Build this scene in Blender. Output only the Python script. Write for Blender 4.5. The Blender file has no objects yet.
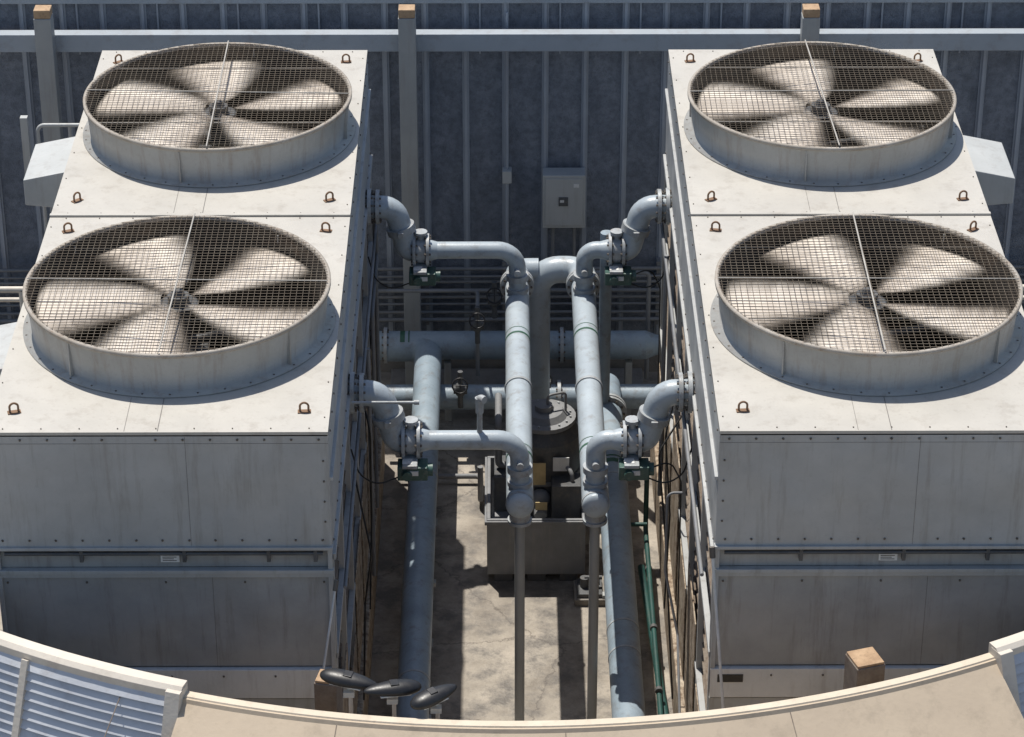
import bpy, math, random
from mathutils import Vector, Matrix
random.seed(7)
sc=bpy.context.scene
R=math.radians
T=6.5

# ---------------------------------------------------------------- materials
def nt(m):
    m.use_nodes=True
    t=m.node_tree; t.nodes.clear()
    return t
def N(t,ty,**k):
    n=t.nodes.new(ty)
    for a,b in k.items(): setattr(n,a,b)
    return n
def paint(name,col,col2=None,stain=(.16,.10,.06),stain_amt=.25,rough=.5,scale=1.0,streak=False,metal=0.0,bump=.15,lo=.52,hi=.75,dirt=.35,spot=0,dent=0):
    m=bpy.data.materials.new(name); t=nt(m); L=t.links.new
    out=N(t,'ShaderNodeOutputMaterial'); b=N(t,'ShaderNodeBsdfPrincipled')
    b.inputs['Metallic'].default_value=metal
    tc=N(t,'ShaderNodeTexCoord')
    n1=N(t,'ShaderNodeTexNoise'); n1.inputs['Scale'].default_value=1.1*scale; n1.inputs['Detail'].default_value=5; n1.inputs['Roughness'].default_value=.65
    L(tc.outputs['Object'],n1.inputs['Vector'])
    r1=N(t,'ShaderNodeValToRGB'); r1.color_ramp.elements[0].position=.3; r1.color_ramp.elements[1].position=.7
    c2=col2 or tuple(c*(1-dirt) for c in col)
    r1.color_ramp.elements[0].color=(*c2,1); r1.color_ramp.elements[1].color=(*col,1)
    L(n1.outputs['Fac'],r1.inputs['Fac'])
    mp=N(t,'ShaderNodeMapping'); mp.inputs['Scale'].default_value=(5*scale,5*scale,.45*scale) if streak else (2.3*scale,2.3*scale,2.3*scale)
    mp.inputs['Location'].default_value=(3.1,7.7,1.3)
    L(tc.outputs['Object'],mp.inputs['Vector'])
    n2=N(t,'ShaderNodeTexNoise'); n2.inputs['Scale'].default_value=1.6; n2.inputs['Detail'].default_value=6; n2.inputs['Roughness'].default_value=.7
    L(mp.outputs[0],n2.inputs['Vector'])
    r2=N(t,'ShaderNodeMapRange'); r2.inputs['From Min'].default_value=lo; r2.inputs['From Max'].default_value=hi; r2.inputs['To Max'].default_value=stain_amt
    L(n2.outputs['Fac'],r2.inputs['Value'])
    mx=N(t,'ShaderNodeMix',data_type='RGBA'); L(r2.outputs[0],mx.inputs[0]); L(r1.outputs[0],mx.inputs[6]); mx.inputs[7].default_value=(*stain,1)
    n3=N(t,'ShaderNodeTexNoise'); n3.inputs['Scale'].default_value=22*scale; n3.inputs['Detail'].default_value=3
    L(tc.outputs['Object'],n3.inputs['Vector'])
    last=mx.outputs[2]
    if spot:
        r4=N(t,'ShaderNodeMapRange'); r4.inputs['From Min'].default_value=.60; r4.inputs['From Max'].default_value=.72; r4.inputs['To Max'].default_value=spot
        L(n3.outputs['Fac'],r4.inputs['Value'])
        m4=N(t,'ShaderNodeMix',data_type='RGBA'); L(r4.outputs[0],m4.inputs[0]); L(last,m4.inputs[6]); m4.inputs[7].default_value=(*stain,1); last=m4.outputs[2]
    L(last,b.inputs['Base Color'])
    rr=N(t,'ShaderNodeMapRange'); rr.inputs['To Min'].default_value=max(0,rough-.12); rr.inputs['To Max'].default_value=min(1,rough+.15)
    L(n3.outputs['Fac'],rr.inputs['Value']); L(rr.outputs[0],b.inputs['Roughness'])
    bp=N(t,'ShaderNodeBump'); bp.inputs['Strength'].default_value=bump; bp.inputs['Distance'].default_value=.02
    L(n3.outputs['Fac'],bp.inputs['Height'])
    if dent:
        n5=N(t,'ShaderNodeTexNoise'); n5.inputs['Scale'].default_value=1.3; n5.inputs['Detail'].default_value=1
        L(tc.outputs['Object'],n5.inputs['Vector'])
        b2=N(t,'ShaderNodeBump'); b2.inputs['Strength'].default_value=dent; b2.inputs['Distance'].default_value=.25
        L(n5.outputs['Fac'],b2.inputs['Height']); L(b2.outputs[0],bp.inputs['Normal'])
    L(bp.outputs[0],b.inputs['Normal'])
    L(b.outputs[0],out.inputs[0])
    return m
M={}
M['top']=paint('galv_top_panel',(.52,.495,.445),(.44,.42,.38),stain=(.20,.16,.12),stain_amt=.55,rough=.5,bump=.08,lo=.52,hi=.85,spot=.15,dent=.12)
M['front']=paint('galv_front_panel',(.46,.465,.455),(.355,.36,.355),stain=(.20,.18,.15),stain_amt=.55,rough=.42,streak=True,bump=.06,spot=.1,dent=.3)
M['frontlow']=paint('galv_lower_panel',(.40,.40,.39),(.28,.285,.28),stain=(.16,.14,.115),stain_amt=.6,rough=.45,streak=True,bump=.06,spot=.1,dent=.35)
M['seam']=paint('seam_line',(.22,.21,.20),rough=.7)
M['white']=paint('white_strip',(.74,.74,.72),(.60,.60,.58),stain_amt=.35,rough=.5,streak=True)
M['ring']=paint('fan_ring_steel',(.42,.415,.395),(.31,.305,.285),stain=(.20,.13,.08),stain_amt=.6,rough=.45,streak=True,lo=.5,hi=.8,spot=.12)
M['rim']=paint('fan_rim_weathered',(.42,.39,.35),(.30,.26,.21),stain=(.20,.11,.06),stain_amt=.6,rough=.75,scale=3)
M['lug']=paint('lug_rusty',(.25,.15,.09),(.16,.09,.05),rough=.8,scale=3)
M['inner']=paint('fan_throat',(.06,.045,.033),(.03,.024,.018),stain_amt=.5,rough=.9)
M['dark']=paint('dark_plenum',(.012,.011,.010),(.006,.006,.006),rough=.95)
M['wire']=paint('guard_wire',(.17,.14,.10),(.10,.075,.05),stain_amt=.5,rough=.6,scale=3)
M['rod']=paint('guard_rod',(.50,.47,.42),rough=.5,scale=3)
M['louver']=paint('side_louver',(.30,.26,.21),(.16,.12,.09),stain=(.10,.06,.035),stain_amt=.8,rough=.8,scale=2,streak=True,lo=.4,hi=.7)
M['scale']=paint('mineral_stained_panel',(.55,.48,.38),(.32,.24,.16),stain=(.12,.07,.04),stain_amt=.85,rough=.85,scale=2.5,lo=.42,hi=.62,bump=.4)
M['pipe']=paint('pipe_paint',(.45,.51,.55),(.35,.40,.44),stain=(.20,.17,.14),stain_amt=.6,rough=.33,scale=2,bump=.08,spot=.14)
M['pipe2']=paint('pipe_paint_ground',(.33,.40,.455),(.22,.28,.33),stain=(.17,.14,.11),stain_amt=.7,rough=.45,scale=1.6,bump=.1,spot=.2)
M['flange']=paint('flange_steel',(.45,.48,.50),(.28,.29,.29),stain=(.18,.10,.05),stain_amt=.6,rough=.4,scale=4)
M['bolt']=paint('bolt_steel',(.14,.12,.10),rough=.5,scale=5)
M['green']=paint('valve_actuator_green',(.06,.13,.11),(.03,.07,.06),stain=(.25,.25,.23),stain_amt=.5,rough=.4,scale=4)
M['greenpipe']=paint('green_pipe',(.015,.075,.065),(.01,.05,.045),rough=.5,scale=3)
M['band']=paint('band_green',(.04,.13,.08),rough=.5,scale=3)
M['black']=paint('black_plastic',(.022,.022,.024),(.014,.014,.015),stain=(.1,.09,.08),stain_amt=.2,rough=.4,scale=3,bump=.03)
M['cable']=paint('cable_black',(.02,.02,.02),rough=.6)
M['tank']=paint('tank_grey',(.24,.245,.255),(.17,.175,.18),stain=(.36,.33,.28),stain_amt=.4,rough=.6,scale=2,streak=True)
M['motor']=paint('pump_dark_grey',(.11,.115,.12),(.06,.062,.065),stain=(.25,.2,.15),stain_amt=.4,rough=.5,scale=3)
M['post']=paint('post_grey',(.38,.39,.38),(.30,.31,.31),stain_amt=.3,rough=.6,streak=True)
M['beam']=paint('beam_grey',(.38,.42,.46),(.31,.35,.39),stain_amt=.35,rough=.6)
M['batten']=paint('wall_batten',(.40,.44,.49),(.30,.33,.38),stain_amt=.3,rough=.6,streak=True)
M['wall']=paint('wall_sheet',(.255,.285,.335),(.15,.172,.21),stain=(.08,.092,.115),stain_amt=.65,rough=.7,scale=2.4,bump=.8,lo=.42,hi=.70,spot=.5)
M['wood']=paint('timber',(.52,.36,.22),(.34,.22,.13),stain=(.10,.06,.04),stain_amt=.6,rough=.8,scale=5)
M['woodgrey']=paint('timber_weathered',(.26,.22,.18),(.15,.12,.10),stain_amt=.6,rough=.9,scale=5)
M['cream']=paint('parapet_cream',(.56,.46,.34),(.48,.39,.29),stain=(.28,.23,.17),stain_amt=.5,rough=.75,scale=.8,bump=.1,spot=.12)
M['coping']=paint('coping_cream',(.66,.57,.45),(.56,.48,.37),stain=(.30,.25,.19),stain_amt=.4,rough=.7,scale=1.5)
M['offwhite']=paint('frame_offwhite',(.68,.62,.53),(.58,.53,.46),stain_amt=.25,rough=.55)
M['louv2']=paint('screen_louver',(.60,.62,.65),(.48,.50,.54),stain_amt=.3,rough=.5)
M['box']=paint('box_lightgrey',(.50,.51,.50),(.41,.42,.41),stain_amt=.3,rough=.45,streak=True)
M['label']=paint('label_white',(.75,.75,.73),rough=.5,scale=3,dirt=.1)
M['tag']=paint('tag_manila',(.62,.47,.24),rough=.7,scale=3)
M['rope']=paint('white_rod',(.75,.74,.70),rough=.5,scale=3)
M['curb']=paint('concrete_curb',(.28,.26,.23),(.18,.165,.15),stain_amt=.5,rough=.9,scale=2,bump=.4)

def ground_mat():
    m=bpy.data.materials.new('concrete_ground'); t=nt(m); L=t.links.new
    out=N(t,'ShaderNodeOutputMaterial'); b=N(t,'ShaderNodeBsdfPrincipled'); tc=N(t,'ShaderNodeTexCoord')
    def noise(s,d,r=.6,loc=(0,0,0)):
        mp=N(t,'ShaderNodeMapping'); mp.inputs['Location'].default_value=loc; L(tc.outputs['Object'],mp.inputs['Vector'])
        n=N(t,'ShaderNodeTexNoise'); n.inputs['Scale'].default_value=s; n.inputs['Detail'].default_value=d; n.inputs['Roughness'].default_value=r
        L(mp.outputs[0],n.inputs['Vector']); return n
    a=noise(.9,6,.7,(1.7,.4,0)); c=noise(1.9,7,.72,(5,2,0)); f=noise(30,3)
    r=N(t,'ShaderNodeValToRGB'); e=r.color_ramp.elements
    e[0].position=.33; e[0].color=(.15,.13,.11,1); e[1].position=.66; e[1].color=(.44,.39,.325,1)
    x=e.new(.5); x.color=(.31,.275,.23,1)
    L(a.outputs['Fac'],r.inputs['Fac'])
    r2=N(t,'ShaderNodeMapRange'); r2.inputs['From Min'].default_value=.48; r2.inputs['From Max'].default_value=.62; r2.inputs['To Max'].default_value=.8
    L(c.outputs['Fac'],r2.inputs['Value'])
    mx=N(t,'ShaderNodeMix',data_type='RGBA'); L(r2.outputs[0],mx.inputs[0]); L(r.outputs[0],mx.inputs[6]); mx.inputs[7].default_value=(.11,.10,.09,1)
    v=N(t,'ShaderNodeTexVoronoi',feature='DISTANCE_TO_EDGE'); v.inputs['Scale'].default_value=.45
    ad=N(t,'ShaderNodeVectorMath',operation='ADD'); sc2=N(t,'ShaderNodeVectorMath',operation='SCALE'); sc2.inputs['Scale'].default_value=.5
    L(c.outputs['Color'],sc2.inputs[0]); L(sc2.outputs[0],ad.inputs[0]); L(tc.outputs['Object'],ad.inputs[1]); L(ad.outputs[0],v.inputs['Vector'])
    r3=N(t,'ShaderNodeMapRange'); r3.inputs['From Max'].default_value=.008; r3.inputs['To Min'].default_value=.6; r3.inputs['To Max'].default_value=0
    L(v.outputs['Distance'],r3.inputs['Value'])
    mx2=N(t,'ShaderNodeMix',data_type='RGBA'); L(r3.outputs[0],mx2.inputs[0]); L(mx.outputs[2],mx2.inputs[6]); mx2.inputs[7].default_value=(.06,.05,.045,1)
    L(mx2.outputs[2],b.inputs['Base Color'])
    rr=N(t,'ShaderNodeMapRange'); rr.inputs['From Min'].default_value=.4; rr.inputs['From Max'].default_value=.65; rr.inputs['To Min'].default_value=.9; rr.inputs['To Max'].default_value=.4
    L(c.outputs['Fac'],rr.inputs['Value']); L(rr.outputs[0],b.inputs['Roughness'])
    bp=N(t,'ShaderNodeBump'); bp.inputs['Strength'].default_value=.4; bp.inputs['Distance'].default_value=.02; L(f.outputs['Fac'],bp.inputs['Height']); L(bp.outputs[0],b.inputs['Normal'])
    L(b.outputs[0],out.inputs[0]); return m
M['ground']=ground_mat()

def blade_mat():
    m=bpy.data.materials.new('spinning_blade'); t=nt(m); L=t.links.new
    out=N(t,'ShaderNodeOutputMaterial'); b=N(t,'ShaderNodeBsdfPrincipled'); b.inputs['Roughness'].default_value=.5
    at=N(t,'ShaderNodeAttribute',attribute_name='Col'); sp=N(t,'ShaderNodeSeparateColor'); L(at.outputs['Color'],sp.inputs[0])
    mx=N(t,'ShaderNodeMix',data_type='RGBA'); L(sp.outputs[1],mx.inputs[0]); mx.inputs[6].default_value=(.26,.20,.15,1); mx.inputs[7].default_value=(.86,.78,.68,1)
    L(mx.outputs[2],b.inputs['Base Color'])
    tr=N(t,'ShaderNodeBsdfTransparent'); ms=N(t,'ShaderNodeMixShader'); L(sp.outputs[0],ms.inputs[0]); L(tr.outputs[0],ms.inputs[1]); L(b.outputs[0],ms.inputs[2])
    L(ms.outputs[0],out.inputs[0]); return m
M['blade']=blade_mat()

# ---------------------------------------------------------------- geometry helpers
class Acc:
    def __init__(s): s.v=[];s.f=[];s.s=[]
    def add(s,vs,fs,sm=False):
        o=len(s.v); s.v+= [tuple(v) for v in vs]
        for f in fs: s.f.append([i+o for i in f]); s.s.append(sm)
    def box(s,x0,x1,y0,y1,z0,z1,mat=None):
        vs=[Vector(p) for p in [(x0,y0,z0),(x1,y0,z0),(x1,y1,z0),(x0,y1,z0),(x0,y0,z1),(x1,y0,z1),(x1,y1,z1),(x0,y1,z1)]]
        if mat is not None: vs=[mat@v for v in vs]
        s.add(vs,[(0,3,2,1),(4,5,6,7),(0,1,5,4),(1,2,6,5),(2,3,7,6),(3,0,4,7)])
    def cyl(s,p0,p1,r0,r1=None,n=20,cap=True,sm=True):
        p0=Vector(p0);p1=Vector(p1); r1=r0 if r1 is None else r1
        d=(p1-p0).normalized(); a=d.orthogonal().normalized(); b=d.cross(a)
        A=[];B=[]
        for i in range(n):
            t=2*math.pi*i/n; w=a*math.cos(t)+b*math.sin(t); A.append(p0+w*r0); B.append(p1+w*r1)
        s.add(A+B,[(i,(i+1)%n,n+(i+1)%n,n+i) for i in range(n)],sm)
        if cap:
            s.add(A,[tuple(reversed(range(n)))]); s.add(B,[tuple(range(n))])
    def tube(s,pts,r,bend=.3,n=18,cap=True):
        P=[]
        for p in pts:
            p=Vector(p)
            if not P or (p-P[-1]).length>1e-3: P.append(p)
        path=[P[0]]
        for i in range(1,len(P)-1):
            d1=(P[i]-P[i-1]);d2=(P[i+1]-P[i]); l1=d1.length;l2=d2.length; d1.normalize();d2.normalize()
            ang=d1.angle(d2)
            if ang<.02: path.append(P[i]); continue
            tt=min(bend*math.tan(ang/2),l1*.49,l2*.49); rb=tt/math.tan(ang/2)
            A=P[i]-d1*tt; nrm=(d2-d1*d1.dot(d2)).normalized()
            k=max(3,int(ang/R(11)))
            C=A+nrm*rb
            for j in range(k+1):
                th=ang*j/k; path.append(C-nrm*rb*math.cos(th)+d1*rb*math.sin(th))
        path.append(P[-1])
        q=[path[0]]
        for p in path[1:]:
            if (p-q[-1]).length>1e-4:q.append(p)
        path=q
        d=(path[1]-path[0]).normalized(); a=d.orthogonal().normalized(); vs=[]
        for i,p in enumerate(path):
            if i==0: t=(path[1]-path[0])
            elif i==len(path)-1: t=path[-1]-path[-2]
            else: t=(path[i+1]-path[i]).normalized()+(path[i]-path[i-1]).normalized()
            t=t.normalized(); a=(a-t*a.dot(t)).normalized(); b=t.cross(a)
            for j in range(n):
                th=2*math.pi*j/n; vs.append(p+(a*math.cos(th)+b*math.sin(th))*r)
        fs=[]
        for i in range(len(path)-1):
            for j in range(n): fs.append((i*n+j,i*n+(j+1)%n,(i+1)*n+(j+1)%n,(i+1)*n+j))
        s.add(vs,fs,True)
        if cap:
            s.add(vs[:n],[tuple(reversed(range(n)))]); s.add(vs[-n:],[tuple(range(n))])
    def ell(s,c,rx,ry,rz,n=16,m=10,mat=None,flat=None,taper=0):
        vs=[];fs=[]
        for i in range(m+1):
            ph=math.pi*i/m
            for j in range(n):
                th=2*math.pi*j/n
                z=math.cos(ph)*rz
                if flat is not None: z=max(z,flat*rz)
                x=math.sin(ph)*math.cos(th); k=1-taper*(x*.5+.5)
                v=Vector((x*rx,math.sin(ph)*math.sin(th)*ry*k,z*k))
                if mat is not None: v=mat@v
                vs.append(v+Vector(c))
        for i in range(m):
            for j in range(n): fs.append((i*n+j,(i+1)*n+j,(i+1)*n+(j+1)%n,i*n+(j+1)%n))
        s.add(vs,fs,True)
    def lathe(s,prof,c,n=72,closed=False,sm=True):
        cx,cy=c; vs=[]
        for r,z in prof:
            for j in range(n):
                th=2*math.pi*j/n; vs.append((cx+r*math.cos(th),cy+r*math.sin(th),z))
        k=len(prof); fs=[]
        for i in range(k if closed else k-1):
            i2=(i+1)%k
            for j in range(n): fs.append((i*n+j,i*n+(j+1)%n,i2*n+(j+1)%n,i2*n+j))
        s.add(vs,fs,sm)
    def arc(s,prof,c,a0,a1,n=40,closed=True):
        cx,cy=c; k=len(prof); vs=[]
        for i in range(n+1):
            a=a0+(a1-a0)*i/n
            for r,z in prof: vs.append((cx+r*math.sin(a),cy-r*math.cos(a),z))
        fs=[]
        for i in range(n):
            for j in range(k if closed else k-1):
                j2=(j+1)%k; fs.append((i*k+j,(i+1)*k+j,(i+1)*k+j2,i*k+j2))
        s.add(vs,fs)
        if closed: s.add(vs[:k],[tuple(range(k))]); s.add(vs[-k:],[tuple(reversed(range(k)))])
    def flange(s,p,ax,r,t=.05,bolts=10,B=None):
        p=Vector(p);ax=Vector(ax).normalized()
        s.cyl(p-ax*t/2,p+ax*t/2,r,n=28)
        a=ax.orthogonal().normalized(); b=ax.cross(a)
        acc=B or s
        for i in range(bolts):
            th=2*math.pi*(i+.5)/bolts; q=p+(a*math.cos(th)+b*math.sin(th))*r*.84
            acc.cyl(q-ax*(t/2+.025),q+ax*(t/2+.025),.016,n=6,sm=False)
    def make(s,name,par,mat,bevel=0):
        me=bpy.data.meshes.new(name); me.from_pydata(s.v,[],s.f); me.update()
        me.polygons.foreach_set('use_smooth',s.s)
        o=bpy.data.objects.new(name,me); sc.collection.objects.link(o)
        me.materials.append(M[mat] if isinstance(mat,str) else mat)
        if par is not None:
            o.parent=par; o.location=-par.location
        if bevel:
            b=o.modifiers.new('b','BEVEL'); b.width=bevel; b.segments=2; b.limit_method='ANGLE'; b.angle_limit=R(40)
        return o
def E(name,loc=(0,0,0)):
    o=bpy.data.objects.new(name,None); o.location=loc; o.empty_display_size=.3; sc.collection.objects.link(o); return o

# ---------------------------------------------------------------- ground
g=Acc(); g.add([(-400,-300,0),(400,-300,0),(400,600,0),(-400,600,0)],[(0,1,2,3)]); g.make('ground',None,'ground')

# ---------------------------------------------------------------- cooling towers
Y0,YS,Y1=25.65,30.80,35.94
def tower(x0,x1,side,phases,xf):
    P=E('cooling_tower',((x0+x1)/2,(Y0+Y1)/2,0))
    xm=(x0+x1)/2
    a=Acc()
    a.box(x0,x1,Y0,Y0+.06,5.08,T-.03)
    a.box(x0,x1,Y1-.06,Y1,0,T-.03)
    for X,s in ((x0,1),(x1,-1)):
        xa,xb=sorted((X,X+s*.05)); a.box(xa,xb,Y0+.06,Y1-.06,4.95,T-.03)
    a.make('upper_casing',P,'front',.006)
    a=Acc()
    a.box(x0+.05,x1-.05,Y0+.05,Y0+.10,4.80,5.08)
    a.box(x0+.02,x1-.02,Y0+.03,Y0+.08,3.52,4.76)
    a.make('front_panels',P,'frontlow',.005)
    a=Acc()
    a.box(x0-.01,x1+.01,Y0-.035,Y0+.05,5.055,5.08+.012)
    a.box(x0-.01,x1+.01,Y0-.03,Y0+.05,4.755,4.80)
    a.box(x0-.01,x1+.01,Y0-.01,Y0+.03,4.70,4.752)
    for xx in (x0,x1-.05): a.box(xx,xx+.05,Y0-.008,Y0+.05,3.15,5.05)
    a.make('ledge_trim',P,'front',.004)
    a=Acc()
    a.tube([(x0+.1,Y0+.0,5.0),(x1-.1,Y0+.0,5.0)],.022,n=10)
    for xx in (x0+.9,xm+.2,x1-.7,x1-.2): a.box(xx,xx+.04,Y0-.02,Y0+.05,4.90,5.054)
    a.make('spray_rail',P,'motor',.004)
    a=Acc(); a.box(x0,x1,Y0-.02,Y0+.06,3.12,3.50); a.make('lower_white_strip',P,'white',.006)
    a=Acc(); a.box(x0,x1,Y0,Y0+.06,0,3.10); a.make('basin_front',P,'front')
    a=Acc()
    a.box(xm+.30,xm+.304,Y0-.002,Y0+.01,5.1,6.44); a.box(xm+.5,xm+.504,Y0+.028,Y0+.04,3.52,4.7)
    a.box(x0,x1,Y0-.002,Y0+.01,6.36,6.364)
    a.make('panel_seams',P,'seam')
    a=Acc()
    nb=13
    for i in range(nb):
        xx=x0+.1+(x1-x0-.2)*i/(nb-1)
        for zz in (6.41,5.17): 
            if random.random()<.93: a.cyl((xx+random.uniform(-.01,.01),Y0+.005,zz),(xx,Y0-.014,zz),.012,n=8)
        if i%2==0: a.cyl((xx,Y0+.01,3.42),(xx,Y0-.03,3.42),.012,n=8)
        if i%3==0: a.cyl((xx,Y0+.04,4.62),(xx,Y0+.018,4.62),.012,n=8)
    for zz in (5.4,5.65,5.9,6.15):
        for xx in (x0+.06,x1-.06): a.cyl((xx,Y0+.005,zz),(xx,Y0-.012,zz),.011,n=8)
    a.make('bolts',P,'bolt')
    a=Acc(); a.box(xm-.04,xm+.16,Y0+.035,Y0+.052,4.87,4.98); a.make('nameplate',P,'label')
    a=Acc()
    for k in range(4): a.box(xm-.02,xm+.10+.03*(k%2),Y0+.032,Y0+.036,4.96-.022*k-.008,4.96-.022*k)
    a.make('nameplate_text',P,'bolt')
    yc_list=[(Y0,YS,28.10),(YS,Y1,33.31)]
    rt=Acc(); inner=Acc(); ring=Acc(); rim=Acc(); wire=Acc(); rod=Acc(); lug=Acc(); seam=Acc(); dk=Acc(); hub=Acc(); bolts=Acc()
    H=.49; xc=xf
    for ci,(ya,yb,yc) in enumerate(yc_list):
        ya_,yb_=ya+(0.003 if ci else 0),yb-(0 if ci else .003)
        rh=1.60
        angs=[2*math.pi*i/72 for i in range(72)]
        for cx_ in (x0,x1):
            for cy_ in (ya_,yb_): angs.append(math.atan2(cy_-yc,cx_-xc)%(2*math.pi))
        angs=sorted(angs); n=len(angs)
        inn=[];ou=[]
        for t in angs:
            c,s_=math.cos(t),math.sin(t)
            kx=((x1 if c>0 else x0)-xc)/c if abs(c)>1e-6 else 1e9
            ky=((yb_ if s_>0 else ya_)-yc)/s_ if abs(s_)>1e-6 else 1e9
            k=min(kx,ky); ou.append((xc+c*k,yc+s_*k)); inn.append((xc+rh*c,yc+rh*s_))
        vs=[(p[0],p[1],T) for p in inn]+[(p[0],p[1],T) for p in ou]+[(p[0],p[1],T-.05) for p in ou]
        fs=[(i,n+i,n+(i+1)%n,(i+1)%n) for i in range(n)]+[(n+i,2*n+i,2*n+(i+1)%n,n+(i+1)%n) for i in range(n)]
        rt.add(vs,fs)
        ring.lathe([(1.60,T-.02),(1.735,T+.006),(1.735,T+.02),(1.635,T+.035),(1.65,T+.25),(1.675,T+H-.03)],(xc,yc),96)
        rim.lathe([(1.675,T+H-.035),(1.70,T+H-.03),(1.70,T+H+.012),(1.655,T+H+.012),(1.655,T+H-.03)],(xc,yc),96)
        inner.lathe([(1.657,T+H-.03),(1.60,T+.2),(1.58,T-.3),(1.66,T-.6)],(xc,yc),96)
        for k in range(4):
            th=2*math.pi*(k+.57+.3*ci)/4; mt=Matrix.Translation((xc,yc,T))@Matrix.Rotation(th,4,'Z')
            ring.box(1.63,1.680,-.008,.008,.03,H-.05,mt)
        for k in range(36):
            th=2*math.pi*(k+.2)/36; q=(xc+1.70*math.cos(th),yc+1.70*math.sin(th))
            bolts.cyl((q[0],q[1],T+.015),(q[0],q[1],T+.030),.012,n=6)
        # guard grid (wire mesh)
        zg=T+H+.016; rg=1.67; sp=.066
        k=-int(rg/sp)
        while k*sp<rg:
            o=k*sp+.02; h=math.sqrt(max(0,rg*rg-o*o)); w=.0021
            if h>.1:
                j=random.uniform(-.004,.004)
                wire.box(xc+o-w+j,xc+o+w+j,yc-h,yc+h,zg,zg+.005)
                wire.box(xc-h,xc+h,yc+o-w*1.4+j,yc+o+w*1.4+j,zg+.0055,zg+.0105)
            k+=1
        for (ax,ay) in ((1,0),(0,1)):
            ang=random.uniform(-.04,.04)
            c,s_=math.cos(ang),math.sin(ang)
            dx,dy=(ax*c-ay*s_),(ax*s_+ay*c)
            rod.cyl((xc-dx*1.67,yc-dy*1.67,zg+.025),(xc+dx*1.67,yc+dy*1.67,zg+.025),.010 if ay else .007,n=8)
        for sgn in (-1,1):
            rod.cyl((xc-1.40,yc+sgn*.86,zg-.02),(xc+1.40,yc+sgn*.86,zg-.02),.006,n=8)
        hub.cyl((xc,yc,T-.15),(xc,yc,T+.34),.12,.12,n=24); hub.cyl((xc,yc,T+.34),(xc,yc,T+.40),.08,.05,n=20)
        hub.cyl((xc,yc,T+.17),(xc,yc,T+.24),.22,n=24)
        for th in (R(25),R(205),R(115),R(295)):
            hub.cyl((xc,yc,T-.25),(xc+1.62*math.cos(th),yc+1.62*math.sin(th),T-.3),.05,n=8)
        hub.box(xc-.3,xc+.3,yc-.2,yc+.2,T-.75,T-.3)
        for lx in (x0+.27,x1-.27):
            for ly in (ya+.42,yb-.42):
                m=Matrix.Translation((lx,ly,T))@Matrix.Rotation(random.uniform(-.5,.5)+.3,4,'Z')
                pts=[m@Vector(p) for p in ((-.045,0,0),(-.045,0,.09),(0,0,.12),(.045,0,.09),(.045,0,0))]
                lug.tube(pts,.012,.04,n=8)
                lug.box(-.07,.07,-.035,.035,0.002,.012,m)
        seam.box(xc-.004,xc+.004,ya_+.02,yc-1.74,T+.001,T+.004)
        seam.box(xc-.004,xc+.004,yc+1.74,yb_-.02,T+.001,T+.004)
        seam.box(xc-.352,xc-.347,ya_+.02,yc-1.72,T+.001,T+.003)
        for k in range(9):
            xx=x0+.2+(x1-x0-.4)*k/8
            for yy in (ya+.07,yb-.07): bolts.cyl((xx,yy,T),(xx,yy,T+.010),.008,n=6)
        for k in range(7):
            yy=ya+.3+(yb-ya-.6)*k/6
            for xx in (x0+.05,x1-.05): bolts.cyl((xx,yy,T),(xx,yy,T+.010),.008,n=6)
    seam.box(x0,x1,YS-.035,YS-.029,T+.001,T+.004)
    rt.make('roof_sheet',P,'top')
    a=Acc(); a.box(x0-.003,x1+.003,YS-.028,YS+.028,T+.001,T+.028)
    a.make('roof_joint_cap',P,'top',.004)
    seam.make('roof_seams',P,'seam'); ring.make('fan_ring',P,'ring'); rim.make('fan_rim',P,'rim'); inner.make('fan_throat',P,'inner')
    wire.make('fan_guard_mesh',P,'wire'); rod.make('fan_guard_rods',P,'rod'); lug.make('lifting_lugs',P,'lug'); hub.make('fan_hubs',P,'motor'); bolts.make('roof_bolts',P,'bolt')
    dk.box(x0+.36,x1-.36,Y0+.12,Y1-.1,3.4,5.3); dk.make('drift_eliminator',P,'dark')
    a=Acc()
    y=Y0+.3
    while y<Y1-.3:
        a.box(x0+.1,x1-.1,y,y+.02,5.3,5.38); y+=.22
    a.make('eliminator_slats',P,'dark')
    # blades (spinning: swept, soft-edged)
    vs=[];fs=[];cols=[]
    for ci,(ya,yb,yc) in enumerate(yc_list):
        for k in range(5):
            th0=phases[ci]+2*math.pi*k/5+random.uniform(-.05,.05); nr,na=26,30; o=len(vs)
            fat=random.uniform(.92,1.14)
            for i in range(nr+1):
                u=i/nr; r=.20+(1.58-.20)*u
                half=(.10+.53*min(1,u*1.15)**.8)*fat
                ha=half/r
                sweep=.16*(u-.4)
                sk=random.uniform(-.09,.09)
                for j in range(na+1):
                    v=-1+2*j/na; th=th0+sweep+v*ha
                    z=T+.28-.05*v*(1-.3*u)
                    vs.append((xc+r*math.cos(th),yc+r*math.sin(th),z))
                    al=max(0,1-abs(v))
                    al=min(1,al*(1.5+sk*2)); al=al*al*(3-2*al)
                    if i==nr: al=0
                    al*=min(1,.45+u*3)
                    br=.30+.70*(0.5-.5*v)**.75*min(1,.3+u*1.4)+sk  # gloss highlight on leading edge painted into blade colour, plus blur streaks
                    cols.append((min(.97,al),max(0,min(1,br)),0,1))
            for i in range(nr):
                for j in range(na):
                    fs.append((o+i*(na+1)+j,o+(i+1)*(na+1)+j,o+(i+1)*(na+1)+j+1,o+i*(na+1)+j+1))
    me=bpy.data.meshes.new('fan_blades'); me.from_pydata(vs,[],fs); me.update()
    ca=me.color_attributes.new('Col','FLOAT_COLOR','POINT')
    for i,c in enumerate(cols): ca.data[i].color=c
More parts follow.
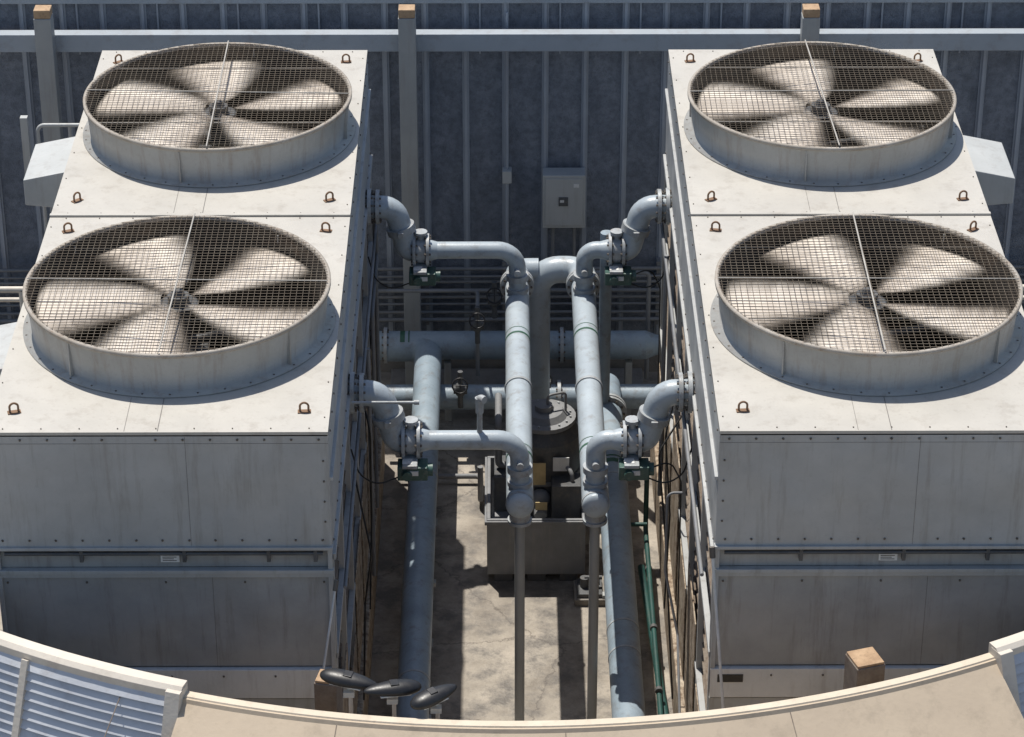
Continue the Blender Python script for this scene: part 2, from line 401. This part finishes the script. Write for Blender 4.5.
    me.polygons.foreach_set('use_smooth',[True]*len(fs))
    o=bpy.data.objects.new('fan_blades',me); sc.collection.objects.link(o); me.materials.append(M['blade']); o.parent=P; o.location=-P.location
    # sides with louvers
    lv=Acc(); col=Acc(); sca=Acc(); bk=Acc()
    for X,s in ((x0,1),(x1,-1)):
        xa,xb=sorted((X+s*.30,X+s*.34)); bk.box(xa,xb,Y0+.06,Y1-.06,.8,4.95)
        z=1.0
        while z<4.9:
            m=Matrix.Translation((X+s*.14,0,z))@Matrix.Rotation(s*R(-42),4,'Y')
            lv.box(-.12,.12,Y0+.1,Y1-.1,-.006,.006,m); z+=.19
        for k in range(7):
            yy=Y0+.06+(Y1-Y0-.2)*k/6
            xa,xb=sorted((X-s*.01,X+s*.12)); col.box(xa,xb,yy,yy+.09,.8,4.95)
        for zz in (2.2,3.6):
            xa,xb=sorted((X-s*.02,X+s*.05)); col.box(xa,xb,Y0+.06,Y1-.06,zz,zz+.07)
        xa,xb=sorted((X-s*.035,X+s*.02)); col.box(xa,xb,Y0+.06,Y1-.03,4.88,4.955); col.box(xa,xb,Y0+.01,Y1-.03,5.9,5.94)
        xa,xb=sorted((X-s*.10,X+s*.3)); sca.box(xa,xb,Y0+.07,Y1-.03,0,.8)
    bk.make('fill_pack',P,'dark'); lv.make('side_louvers',P,'louver'); col.make('side_columns',P,'front',.004); sca.make('basin_side',P,'scale',.02)
    a=Acc(); X=x1 if side>0 else x0
    for k in range(26):
        yy=Y0+.2+(Y1-Y0-.4)*k/25
        for zz in (5.05,6.4,5.84): a.cyl((X+side*.004,yy,zz),(X+side*.016,yy,zz),.013,n=6)
    a.make('side_bolts',P,'bolt')
    a=Acc()
    for k in range(6):
        yy=Y0+.22+k*1.69
        h=random.uniform(.7,2.2)
        xa,xb=sorted((X+side*.012,X+side*.03)); a.box(xa,xb,yy,yy+1.35,.85,.85+h)
    a.make('splash_boards',P,'scale',.01)
    a=Acc(); ox=x0 if side>0 else x1; d=-1 if side>0 else 1
    for yy in (27.50,32.60):
        xa=ox; xb=ox+d*.62; w=1.1
        v=[(xa,yy,5.72),(xb,yy,5.78),(xb,yy+w,5.78),(xa,yy+w,5.72),(xa,yy,6.26),(xb,yy,6.13),(xb,yy+w,6.13),(xa,yy+w,6.26)]
        a.add(v,[(0,3,2,1),(4,5,6,7),(0,1,5,4),(1,2,6,5),(2,3,7,6),(3,0,4,7)])
    a.make('inspection_hoods',P,'box',.01)
    return P
tA=tower(-5.41,-1.81,1,(R(38),R(18)),-3.59)
tB=tower(2.28,5.88,-1,(R(40),R(22)),4.075)
a=Acc(); a.box(2.36,2.64,Y0-.028,Y0-.022,3.33,3.43); a.make('maker_plate',tB,'black')

def rodobj(p0,p1,r,mat,name='tie_rod'):
    P=E(name,p0); a=Acc(); a.cyl(p0,p1,r,n=8); a.make('rod',P,mat); a=Acc(); a.cyl(p0,Vector(p0)+(Vector(p1)-Vector(p0)).normalized()*.12,r*2,n=8); a.make('turnbuckle',P,'bolt')
rodobj((-1.77,Y0-.06,4.7),(-2.05,Y0-.75,3.0),.013,'rope')
rodobj((2.24,Y0-.05,5.1),(2.42,Y0-.6,3.0),.016,'rope')

# ---------------------------------------------------------------- back wall
W=E('metal_wall',(0,38.7,0))
a=Acc(); a.box(-16,16,38.70,38.8,.5,6.12); a.make('sheet',W,'wall')
a=Acc(); k=-27
while k<28:
    X=.07+k*.585; w=.020
    a.box(X-w,X+w,38.64,38.70,.5,6.12)
    a.box(X-.05,X+.05,38.685,38.70,.5,6.118)
    if k%2: a.box(X+.20,X+.225,38.67,38.70,5.3,6.118)
    k+=1
a.make('battens',W,'batten')
a=Acc(); a.box(-16,16,38.58,38.85,6.122,6.3); a.make('cap',W,'beam',.01)
a=Acc(); a.box(-16,16,38.62,38.82,0,.5); a.make('plinth',W,'curb')
Fp=E('post_and_rail_frame',(0,38,0))
a=Acc(); a.box(-16,16,38.2,38.40,5.53,5.80); a.make('rail',Fp,'beam',.01)
a=Acc(); b=Acc()
for X in (-12.2,-6.54,-1.34,4.44,10.1):
    a.box(X-.125,X+.125,37.95,38.197,0,6.14); b.box(X-.118,X+.118,37.96,38.19,6.142,6.27)
a.make('posts',Fp,'post',.01); b.make('post_tops',Fp,'wood',.01)
a=Acc()
for X in (-12.2,-6.54,-1.34,4.44,10.1):
    a.box(X-.2,X+.2,37.9,38.25,0,.04)
a.make('brackets',Fp,'bolt')

B=E('electrical_enclosure',(.96,38.5,3))
a=Acc(); a.box(.62,1.26,38.34,38.63,2.62,3.49); a.make('cabinet',B,'box',.012)
a=Acc(); a.box(.66,1.22,38.325,38.338,2.67,3.44); a.make('door',B,'box',.006)
a=Acc(); a.box(.86,1.00,38.31,38.326,3.0,3.14); a.make('window',B,'motor'); a=Acc(); a.box(.88,.94,38.305,38.311,3.06,3.10); a.box(1.08,1.16,38.318,38.326,3.3,3.36); a.make('label',B,'label')
a=Acc(); a.tube([(.78,38.45,2.62),(.78,38.45,1.8)],.025,n=8); a.tube([(1.1,38.45,2.62),(1.1,38.45,1.9)],.025,n=8); a.make('conduits',B,'tank')
J=E('junction_box',(.08,38.5,3.5))
a=Acc(); a.box(.02,.16,38.46,38.64,3.30,3.50); a.make('box',J,'box',.01)
a=Acc(); a.tube([(.09,38.55,6.0),(.09,38.55,3.5)],.02,n=8); a.tube([(.09,38.55,3.30),(.09,38.55,1.9)],.028,n=8); a.make('conduit',J,'batten')
C=E('wall_conduit_bank',(0,38.4,1.4))
a=Acc(); c=Acc()
for i,z in enumerate((1.86,1.74,1.64,1.50,1.38,1.27,1.12,1.0)):
    a.tube([(-9,38.47-.02*(i%2),z),(9,38.47-.02*(i%2),z+.03)],(.03,.02,.026,.035)[i%4],n=8)
for X in [-7+1.17*i for i in range(13)]:
    c.box(X,X+.05,38.49,38.64,.9,1.98)
a.make('conduits',C,'tank'); c.make('struts',C,'tank')

# ---------------------------------------------------------------- piping
def valve(P,x,y,z,s,r):
    """flanged butterfly valve on X-axis pipe with hanging actuator"""
    f=Acc();b=Acc()
    f.flange((x-.09,y,z),(1,0,0),r+.085,.04,10,b); f.flange((x+.09,y,z),(1,0,0),r+.085,.04,10,b)
    f.cyl((x-.06,y,z),(x+.06,y,z),r+.03,n=24)
    f.cyl((x,y-.0,z+r),(x,y,z+r+.10),.05,n=12); f.cyl((x,y,z+r+.10),(x,y,z+r+.14),.09,n=12)
    f.make('valve_flanges',P,'flange'); b.make('flange_bolts',P,'bolt')
    g=Acc(); 
    g.cyl((x,y-.05,z-r-.02),(x,y-.12,z-r-.18),.05,n=12)
    g.box(x-.16,x+.20,y-.32,y-.08,z-.38,z-.20)
    g.cyl((x+.2,y-.2,z-.29),(x+.26,y-.2,z-.29),.08,n=16); g.cyl((x-.04,y-.32,z-.29),(x-.04,y-.38,z-.29),.06,n=16)
    g.make('actuator',P,'green',.012)
    g=Acc(); g.box(x-.10,x+.08,y-.35,y-.05,z-.199,z-.155); g.make('actuator_bracket',P,'flange',.008)
    g=Acc(); g.box(x-.03,x+.09,y-.335,y-.3205,z-.30,z-.24); g.box(x-.10,x+.02,y-.30,y-.18,z-.154,z-.150); g.make('actuator_label',P,'label')
def riser(xt,yv,side,xh,xv,name):
    """tower outlet -> double elbow -> valve -> branch -> elbow down into header"""
    P=E(name,(xt,yv,4.85))
    s=side; r1=.155; r2=.112; zo=4.87; zb=4.22
    a=Acc()
    a.tube([(xt-s*.05,yv,zo),(xt+s*.38,yv,zo),(xt+s*.55,yv,zb),(xv,yv,zb)],r1,.22,n=22)
    a.make('elbow_pipe',P,'pipe')
    f=Acc(); b=Acc()
    f.flange((xt+s*.05,yv,zo),(1,0,0),.25,.05,12,b); f.flange((xt+s*.16,yv,zo),(1,0,0),.235,.05,12,b)
    d=Vector((s*.17,0,zb-zo)).normalized(); mid=Vector((xt+s*.465,yv,(zo+zb)/2))
    f.cyl(mid-d*.05,mid+d*.05,.195,n=24)
    f.box(mid.x-.04,mid.x+.04,yv-.23,yv-.17,mid.z-.04,mid.z+.04)
    f.make('couplings',P,'flange',.006); b.make('bolts',P,'bolt')
    a=Acc()
    a.cyl((xv+s*.08,yv,zb),(xv+s*.24,yv,zb),r1,r2,n=22)
    a.tube([(xv+s*.1,yv,zb),(xh,yv,zb),(xh,yv,3.50)],r2+.005,.27 if s>0 else .22,n=22)
    a.make('branch_pipe',P,'pipe')
    f=Acc(); f.cyl((xh,yv,3.78),(xh,yv,3.86),r2+.04,n=24); f.cyl((xh,yv,3.60),(xh,yv,3.66),.15,n=24)
    f.cyl((xh,yv-.10,3.95),(xh,yv-.19,3.95),.045,n=12)
    f.make('saddle',P,'flange')
    valve(P,xv,yv,zb,s,r1-.01)
    c=Acc(); c.tube([(xv-.1*s,yv-.22,3.86),(xv-.4*s,yv-.35,3.80),(xt+s*.12,yv-.4,3.98),(xt+s*.03,yv-.35,4.3)],.010,.25,n=8)
    if s<0: c.tube([(xv+.2,yv-.2,3.93),(xv+.45,yv-.2,4.05),(xv+.60,yv-.1,3.7),(xv+.62,yv,1.5)],.010,.3,n=8)
    c.make('control_cable',P,'cable')
HX1,HX2=.22,1.13
riser(-1.81,29.36,1,HX1,-1.08,'riser_pipe')
riser(-1.81,34.42,1,HX1,-1.08,'riser_pipe')
riser(2.28,29.36,-1,HX2,1.56,'riser_pipe')
riser(2.28,34.42,-1,HX2,1.56,'riser_pipe')

H=E('header_pipe_assembly',(.66,32,3.45))
a=Acc()
for X in (HX1,HX2):
    a.tube([(X,29.10,3.45),(X,35.05,3.45)],.165,n=26)
    a.ell((X,29.10,3.45),.165,.07,.165,24,14)
a.tube([(HX2,34.9,3.45),(HX2,35.35,3.45),(HX1+.28,35.35,3.45),(HX1+.28,35.35,.75)],.19,.32,n=26)
a.tube([(HX1,34.95,3.45),(HX1,35.35,3.45),(HX1+.3,35.35,3.45)],.16,.2,n=22)
a.make('headers',H,'pipe')
f=Acc();b=Acc()
for X in (HX1,HX2):
    f.flange((X,34.85,3.45),(0,1,0),.235,.05,12,b); f.flange((X,34.92,3.45),(0,1,0),.235,.05,12,b)
    f.cyl((X,29.13,3.45),(X,29.17,3.45),.172,n=26)
    f.cyl((X,31.95,3.45),(X,32.0,3.45),.18,n=26)
    f.cyl((X,29.25,3.30),(X,29.25,3.18),.13,n=20); f.cyl((X,29.25,3.18),(X,29.25,3.14),.15,n=20)
f.make('flanges',H,'flange'); b.make('bolts',H,'bolt')
a=Acc()
for X in (HX1,HX2):
    a.tube([(X,29.25,3.2),(X,29.25,.03)],.062,n=16); a.box(X-.15,X+.15,29.10,29.40,0,.03)
    a.tube([(X,33.9,3.3),(X,33.9,.03)],.055,n=12)
a.make('support_stanchions',H,'post')
a=Acc()
for X,ys in ((HX1,(33.2,30.15)),(HX2,(33.3,30.3))):
    for y in ys: a.cyl((X,y,3.45),(X,y+.045,3.45),.168,n=26,cap=False); a.cyl((X,y+.16,3.45),(X,y+.175,3.45),.168,n=26,cap=False)
a.make('identification_bands',H,'band')
a=Acc(); a.tube([(-.26,29.36,4.3),(-.26,29.36,4.72)],.035,n=12); a.tube([(-.26,29.36,4.60),(-.26,29.36,4.8),(-.20,29.3,4.8)],.05,.06,n=12); a.cyl((-.26,29.36,4.72),(-.26,29.36,4.80),.055,n=12)
a.make('air_vent',H,'flange')
a=Acc(); a.tube([(-1.75,28.9,5.0),(-1.0,28.9,5.0)],.018,n=8); a.cyl((-1.02,28.9,5.0),(-.96,28.9,5.0),.03,n=8); a.make('sample_tap',H,'flange')

G=E('supply_pipe',(-1.08,32,1.2))
a=Acc()
a.tube([(-1.08,26.6,1.2),(-1.08,37.2,1.2),(-1.7,37.2,1.2)],.20,.25,n=28)
a.tube([(-1.9,37.25,1.22),(2.15,37.25,1.22)],.215,n=28)
a.cyl((2.15,37.25,1.22),(2.32,37.25,1.22),.215,.15,n=28); a.tube([(2.3,37.25,1.22),(2.7,37.25,1.22)],.15,n=20)
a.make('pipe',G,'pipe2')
f=Acc();b=Acc(); 
for X in (-1.72,.9): f.flange((X,37.25,1.22),(1,0,0),.27,.05,12,b)
for y in (28.6,33.4): f.cyl((-1.08,y,1.2),(-1.08,y+.035,1.2),.208,n=28)
f.make('flanges',G,'flange'); b.make('bolts',G,'bolt')
a=Acc(); 
for X in (-1.5,1.3): a.cyl((X,37.25,1.22),(X+.07,37.25,1.22),.22,n=28,cap=False); a.cyl((X+.12,37.25,1.22),(X+.14,37.25,1.22),.22,n=28,cap=False)
a.make('bands',G,'band')
a=Acc()
for y in (28.2,31.2,34.2): 
    a.box(-1.3,-.86,y-.05,y+.05,.94,1.0); a.box(-1.12,-1.04,y-.04,y+.04,0,.94); a.box(-1.25,-.91,y-.1,y+.1,0,.03)
for X in (-.8,.6,1.9): a.box(X-.05,X+.05,37.1,37.4,0,1.0)
a.make('supports',G,'post',.004)
G=E('return_pipe',(1.54,32,1))
a=Acc()
a.tube([(1.54,26.6,1.0),(1.54,36.45,1.0),(1.54,36.45,.8)],.205,.2,n=28)
a.tube([(-1.7,36.5,.76),(2.3,36.5,.76)],.185,n=26)
a.tube([(1.47,35.6,3.9),(1.47,35.6,1.05)],.085,n=16)
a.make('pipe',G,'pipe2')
f=Acc();b=Acc()
for X in (-1.1,.2,.85): f.flange((X,36.5,.76),(1,0,0),.25,.05,12,b)
f.flange((1.54,35.6,1.0),(0,1,0),.27,.05,12,b); f.flange((1.54,35.68,1.0),(0,1,0),.27,.05,12,b)
for y in (29.4,30.0,33.6): f.cyl((1.54,y,1.0),(1.54,y+.03,1.0),.212,n=28)
f.make('flanges',G,'flange'); b.make('bolts',G,'bolt')
a=Acc()
for y in (28.2,31.2,34.2): a.box(1.32,1.76,y-.05,y+.05,.74,.8); a.box(1.5,1.58,y-.04,y+.04,0,.74)
a.make('supports',G,'post',.004)
a=Acc(); a.cyl((1.54,33.9,1),(1.54,34.0,1),.21,n=28,cap=False); a.cyl((1.54,34.06,1),(1.54,34.09,1),.21,n=28,cap=False); a.make('bands',G,'band')
for (x,y,z) in ((-.35,36.9,1.75),(.62,36.2,1.15),(-.6,36.3,1.0),(-.1,37.6,1.8)):
    P=E('gate_valve',(x,y,z)); a=Acc()
    a.cyl((x,y,z-.3),(x,y,z+.3),.04,n=12); a.cyl((x-.1,y,z),(x+.1,y,z),.07,n=12); a.ell((x,y,z),.09,.09,.12)
    a.cyl((x,y-.05,z+.1),(x,y-.25,z+.2),.02,n=8); a.make('body',P,'motor')
    a=Acc(); 
    m=Matrix.Translation((x,y-.25,z+.2))@Matrix.Rotation(R(60),4,'X')
    n=20; pts=[m@Vector((.11*math.cos(2*math.pi*i/n),.11*math.sin(2*math.pi*i/n),0)) for i in range(n+1)]
    a.tube(pts,.012,.01,n=6); a.cyl(m@Vector((-.11,0,0)),m@Vector((.11,0,0)),.008,n=6); a.cyl(m@Vector((0,-.11,0)),m@Vector((0,.11,0)),.008,n=6)
    a.make('handwheel',P,'black')
P=E('small_bore_pipework',(0,36.8,2))
a=Acc()
a.tube([(-1.7,37.7,1.9),(-.35,37.7,1.9),(-.35,36.9,1.9),(-.35,36.9,.9)],.03,.08,n=10)
a.tube([(-1.7,36.0,.35),(2.2,36.0,.35)],.05,.08,n=10)
a.tube([(-1.5,35.3,.12),(-.3,35.3,.12),(-.3,34.6,.12),(-.3,34.6,.7)],.04,.08,n=10)
a.tube([(.8,37.7,2.2),(2.2,37.7,2.2),(2.2,37.7,.4)],.035,.08,n=10)
a.tube([(-1.74,35.2,4.4),(-1.74,35.2,1.0)],.03,.08,n=10)
a.tube([(-1.70,34.9,4.6),(-1.70,34.9,3.9),(-1.70,33.2,3.9),(-1.7,33.2,.9)],.025,.08,n=10)
a.tube([(2.18,33.5,4.6),(2.18,33.5,.9)],.03,.08,n=10)
a.tube([(-1.68,31.5,4.3),(-1.68,31.5,.9)],.028,.08,n=10)
a.tube([(-1.70,25.9,4.4),(-1.70,35.6,4.4)],.022,n=8)
a.tube([(2.17,25.9,4.55),(2.17,35.6,4.55)],.022,n=8)
a.tube([(2.12,28.5,4.0),(1.95,28.5,4.0),(1.95,28.5,2.9),(2.1,28.2,2.2),(2.1,27,1.2)],.016,.08,n=8)
a.make('pipes',P,'tank')
a=Acc()
a.tube([(-1.74,30.8,4.1),(-1.62,30.4,3.7),(-1.66,30.9,2.2),(-1.7,30.7,.9)],.012,.2,n=6)
a.tube([(-1.74,29.0,3.9),(-1.55,28.6,3.1),(-1.66,28.9,2.2),(-1.7,28.7,.9)],.012,.2,n=6)
a.tube([(2.22,31.0,4.1),(2.05,30.7,3.5),(2.15,30.9,2.2),(2.1,30.7,.9)],.012,.2,n=6)
a.tube([(2.22,29.9,4.3),(1.9,29.6,3.9),(2.0,29.4,2.8),(2.1,28.7,.9)],.012,.2,n=6)
a.make('cables',P,'cable')
P=E('green_pipe_run',(2,31,.4))
a=Acc()
a.tube([(1.98,33.2,1.5),(1.98,33.2,.55),(1.98,28.2,.45)],.035,.1,n=12)
a.tube([(1.9,32.6,.3),(2.06,29,.3),(2.06,27.5,.3)],.05,.1,n=12)
a.tube([(1.3,32.9,.8),(1.7,32.9,.8),(1.98,32.9,.8)],.03,.1,n=10)
a.make('pipe',P,'greenpipe')
f=Acc()
for y in (32.2,30.8,29.4): f.cyl((1.98,y,.51),(1.98,y+.06,.51),.05,n=12)
f.make('couplings',P,'motor')

# ---------------------------------------------------------------- separator tank
S=E('filter_tank',(.47,33.6,0))
x0,x1,y0,y1=-.20,1.14,32.7,34.4
a=Acc(); a.box(x0,x1,y0,y0+.05,.12,1.0); a.box(x0,x1,y1-.05,y1,.12,1.0); a.box(x0,x0+.05,y0+.05,y1-.05,.12,1.0); a.box(x1-.05,x1,y0+.05,y1-.05,.12,1.0); a.box(x0+.05,x1-.05,y0+.05,y1-.05,.12,.7)
a.make('sump',S,'tank',.012)
a=Acc(); 
for xx,w in ((x0+.1,.25),(x0+.55,.25),(x1-.35,.25)): a.box(xx,xx+w,y0+.02,y1-.02,0,.12)
a.make('feet',S,'motor')
a=Acc(); a.box(x0-.03,x1+.03,y0-.03,y0,.93,.985); a.box(x0-.03,x0-.002,y0,y1,.93,.985); a.box(x1+.002,x1+.03,y0,y1,.93,.985); a.make('lip',S,'tank',.005)
a=Acc(); cx,cy=.58,33.75
a.cyl((cx,cy,.7),(cx,cy,1.80),.50,n=36); a.cyl((cx,cy,1.80),(cx,cy,1.98),.50,.40,n=36)
a.box(x0+.1,cx-.3,cy-.35,cy+.25,.7,1.25); a.box(cx+.1,cx+.5,cy-.75,cy-.4,.7,1.35)
a.make('vessel',S,'motor',.01)
f=Acc();b=Acc(); f.flange((cx,cy,2.01),(0,0,1),.44,.06,16,b); f.cyl((cx,cy,2.04),(cx,cy,2.12),.32,.26,n=28); f.cyl((cx,cy,2.12),(cx,cy,2.2),.12,n=16)
f.cyl((cx,cy,1.2),(cx,cy,1.26),.52,n=36)
f.make('lid',S,'tank'); b.make('lid_bolts',S,'flange')
a=Acc(); a.tube([(cx-.5,cy-.1,1.3),(cx-.62,cy-.1,1.3),(cx-.62,cy-.1,2.0),(cx-.62,cy+.6,2.0)],.05,.12,n=12); a.tube([(cx+.2,cy-.3,1.5),(cx+.38,cy-.62,1.5),(cx+.38,cy-.62,.9)],.03,.1,n=12)
a.ell((cx-.05,cy-.58,1.05),.14,.12,.14); a.cyl((cx-.05,cy-.5,1.05),(cx-.05,cy-.78,.9),.09,n=16)
a.tube([(cx+.05,cy,2.2),(cx+.05,cy,2.34),(cx+.3,cy+.1,2.34),(cx+.3,cy+.1,1.9)],.018,.06,n=8)
a.make('fittings',S,'tank')
a=Acc(); a.box(cx-.20,cx+.02,cy-.60,cy-.585,1.28,1.62); a.box(cx-.12,cx+.04,cy-.80,cy-.785,1.0,1.12); a.make('inspection_tag',S,'tag'); a=Acc(); a.box(cx+.12,cx+.34,cy-.52,cy-.505,1.45,1.66); a.make('rating_label',S,'label')
P=E('drain_box',(1.1,32.3,0))
a=Acc(); a.box(.98,1.4,32.1,32.6,0,.1); a.make('plinth',P,'curb',.01); a=Acc(); a.box(1.02,1.36,32.15,32.55,.1,.16); a.cyl((1.12,32.35,.16),(1.12,32.35,.3),.06,n=14); a.cyl((1.12,32.35,.3),(1.36,32.35,.3),.03,n=10); a.make('grate_and_riser',P,'motor',.005)
P=E('concrete_kerb',(0,36.3,0))
a=Acc(); a.box(-1.7,2.18,37.9,38.5,0,.14); a.box(-.2,1.3,34.6,35.1,0,.15); a.make('kerb',P,'curb',.02)

# access rail by the left tower, service pipes outside both
P=E('handrail',(-6,36.6,4)); a=Acc()
a.tube([(-5.55,36.6,5.1),(-6.5,36.6,5.1),(-6.5,36.6,0)],.028,.1,n=10); a.tube([(-5.6,36.6,4.6),(-6.5,36.6,4.6)],.022,n=8); a.tube([(-6.05,36.6,5.1),(-6.05,36.6,0)],.025,n=8)
a.box(-6.72,-6.62,36.5,36.6,4.2,5.25)
a.make('rails',P,'box')
for s,xx in ((-1,-5.6),(1,6.1)):
    P=E('service_pipe',(xx,31,3))
    a=Acc(); a.tube([(xx-s*.1,31.4,5.2),(xx+s*3,31.4,5.2)],.04,n=12); a.tube([(xx-s*.1,31.7,4.9),(xx+s*3,31.7,4.9)],.03,n=12); a.tube([(xx+s*.35,31.4,5.2),(xx+s*.35,31.4,0)],.04,n=12); a.make('pipes',P,'offwhite')

# ---------------------------------------------------------------- curved parapet
PC=(.15,33.85)
Pp=E('curved_parapet_wall',(0,23,0))
a=Acc()
aL,aR=R(-18.0),R(26.9)
a.arc([(10.80,0),(10.80,4.66),(10.90,4.66),(10.92,4.62),(11.75,4.04),(11.75,0)],PC,aL,aR,80)
a.make('cream_wall',Pp,'cream')
a=Acc(); a.arc([(10.78,4.63),(10.78,4.675),(10.87,4.675),(10.89,4.64)],PC,aL,aR,80); a.make('cream_coping',Pp,'coping')
a=Acc()
for k in range(-1,3):
    an=R(-9.5+12*k); 
    a.arc([(10.92,4.615),(10.92,4.624),(11.75,4.044),(11.75,4.035)],PC,an,an+R(.05),1)
a.make('panel_joints',Pp,'woodgrey')
a=Acc(); b=Acc(); c=Acc()
for (s0,s1) in ((R(-62),aL),(aR,R(62))):
    a.arc([(10.76,4.62),(10.76,4.79),(10.88,4.79),(10.93,4.75),(10.93,4.66)],PC,s0,s1,30)
    e=R(.8); q0,q1=(s1-e,s1+R(.02)) if s0<-.5 else (s0-R(.02),s0+e)
    a.arc([(10.80,4.0),(10.80,4.76),(10.97,4.76),(11.36,3.66),(11.30,3.0)],PC,q0,q1,2)
    for q in range(1,4):
        m0=(s1-R(9.6)*q) if s0<-.5 else (s0+R(9.6)*q)
        a.arc([(10.9,4.2),(10.9,4.66),(10.97,4.70),(11.36,3.62),(11.2,3.5)],PC,m0,m0+R(.4),2)
    c0,c1=(s0,s1-e) if s0<-.5 else (s0+e,s1)
    r=10.93;z=4.66
    for i in range(11):
        b.arc([(r-.02,z+.012),(r-.004,z+.016),(r+.062,z-.068),(r+.052,z-.078)],PC,c0,c1,30)
        r+=.034; z-=.098
    c.arc([(10.76,0),(10.76,4.61),(10.84,4.61),(11.20,3.46),(11.20,0)],PC,s0,s1,30)
a.make('louver_frame',Pp,'offwhite',.004); b.make('louvers',Pp,'louv2'); c.make('louver_backing',Pp,'motor')

# ---------------------------------------------------------------- timber posts, floodlights
def tpost(x,y,z,w,ang):
    P=E('timber_post',(x,y,0)); m=Matrix.Translation((x,y,0))@Matrix.Rotation(ang,4,'Z')
    a=Acc(); a.box(-w/2,w/2,-w/2,w/2,0,z,m); a.make('post',P,'woodgrey',.01)
    a=Acc(); a.box(-w/2+.01,w/2-.01,-w/2+.01,w/2-.01,z+.001,z+.03,m); a.make('cut_top',P,'wood',.008)
tpost(3.80,24.55,4.38,.32,R(18)); tpost(-1.80,24.2,4.40,.24,R(-12))
def flood(x,y,z,yaw,L,pitch):
    P=E('floodlight',(x,y,z)); m=Matrix.Rotation(yaw,4,'Z')@Matrix.Rotation(pitch,4,'Y')
    a=Acc(); a.ell((x,y,z),L,.14,.095,28,16,m,-.35,.40)
    M4=Matrix.Translation((x,y,z))@m
    a.box(-L*.2,L*.1,-.05,.05,.03,.082,M4)
    a.make('housing',P,'black',.006)
    a=Acc(); a.box(-L*.6,L*.45,-.08,.08,-.050,-.033,M4); a.make('lens',P,'label',.005)
    a=Acc(); q=M4@Vector((0,-.02,-.05)); a.tube([q,q+Vector((.02,-.03,-.10)),q+Vector((.02,-.04,-.5))],.022,.05,n=10); a.box(q.x-.05,q.x+.06,q.y-.08,q.y+.0,q.z-.10,q.z-.04); a.make('bracket',P,'offwhite')
flood(-1.54,23.60,4.80,R(-14),.31,R(5)); flood(-1.10,23.46,4.79,R(-166),.30,R(-3)); flood(-.68,23.32,4.80,R(32),.27,R(-6))
P=E('floodlight_bar',(-1.1,23.35,4.2)); a=Acc(); a.tube([(-1.6,23.35,4.40),(-.4,23.35,4.40)],.04,n=12); a.tube([(-1.0,23.35,4.40),(-1.0,23.35,0)],.05,n=12); a.make('bar',P,'offwhite')

# ---------------------------------------------------------------- light, world, camera
d=Vector((.20,-.36,-1)).normalized()
sl=bpy.data.lights.new('sun','SUN'); sl.energy=5.0; sl.angle=R(.5); sl.color=(1,.95,.87)
so=bpy.data.objects.new('sun',sl); so.rotation_euler=d.to_track_quat('-Z','Y').to_euler(); so.location=(0,0,40); sc.collection.objects.link(so)
w=bpy.data.worlds.new('World'); sc.world=w; w.use_nodes=True
t=w.node_tree; t.nodes.clear()
o=t.nodes.new('ShaderNodeOutputWorld'); bg=t.nodes.new('ShaderNodeBackground'); sk=t.nodes.new('ShaderNodeTexSky')
sk.sky_type='NISHITA'; sk.sun_disc=False; sk.sun_elevation=math.asin(-d.z); sk.sun_rotation=math.atan2(-d.x,-d.y)
bg.inputs['Strength'].default_value=.11
t.links.new(sk.outputs[0],bg.inputs[0]); t.links.new(bg.outputs[0],o.inputs[0])
cam=bpy.data.cameras.new('Camera'); cam.sensor_width=36; cam.lens=2847/1024*36; cam.clip_end=2000; cam.clip_start=.5
co=bpy.data.objects.new('Camera',cam); co.location=(0,0,T+14.97); co.rotation_euler=(R(90-29),0,R(-.246)); sc.collection.objects.link(co); sc.camera=co
sc.view_settings.view_transform='Standard'; sc.view_settings.look='None'; sc.view_settings.exposure=0
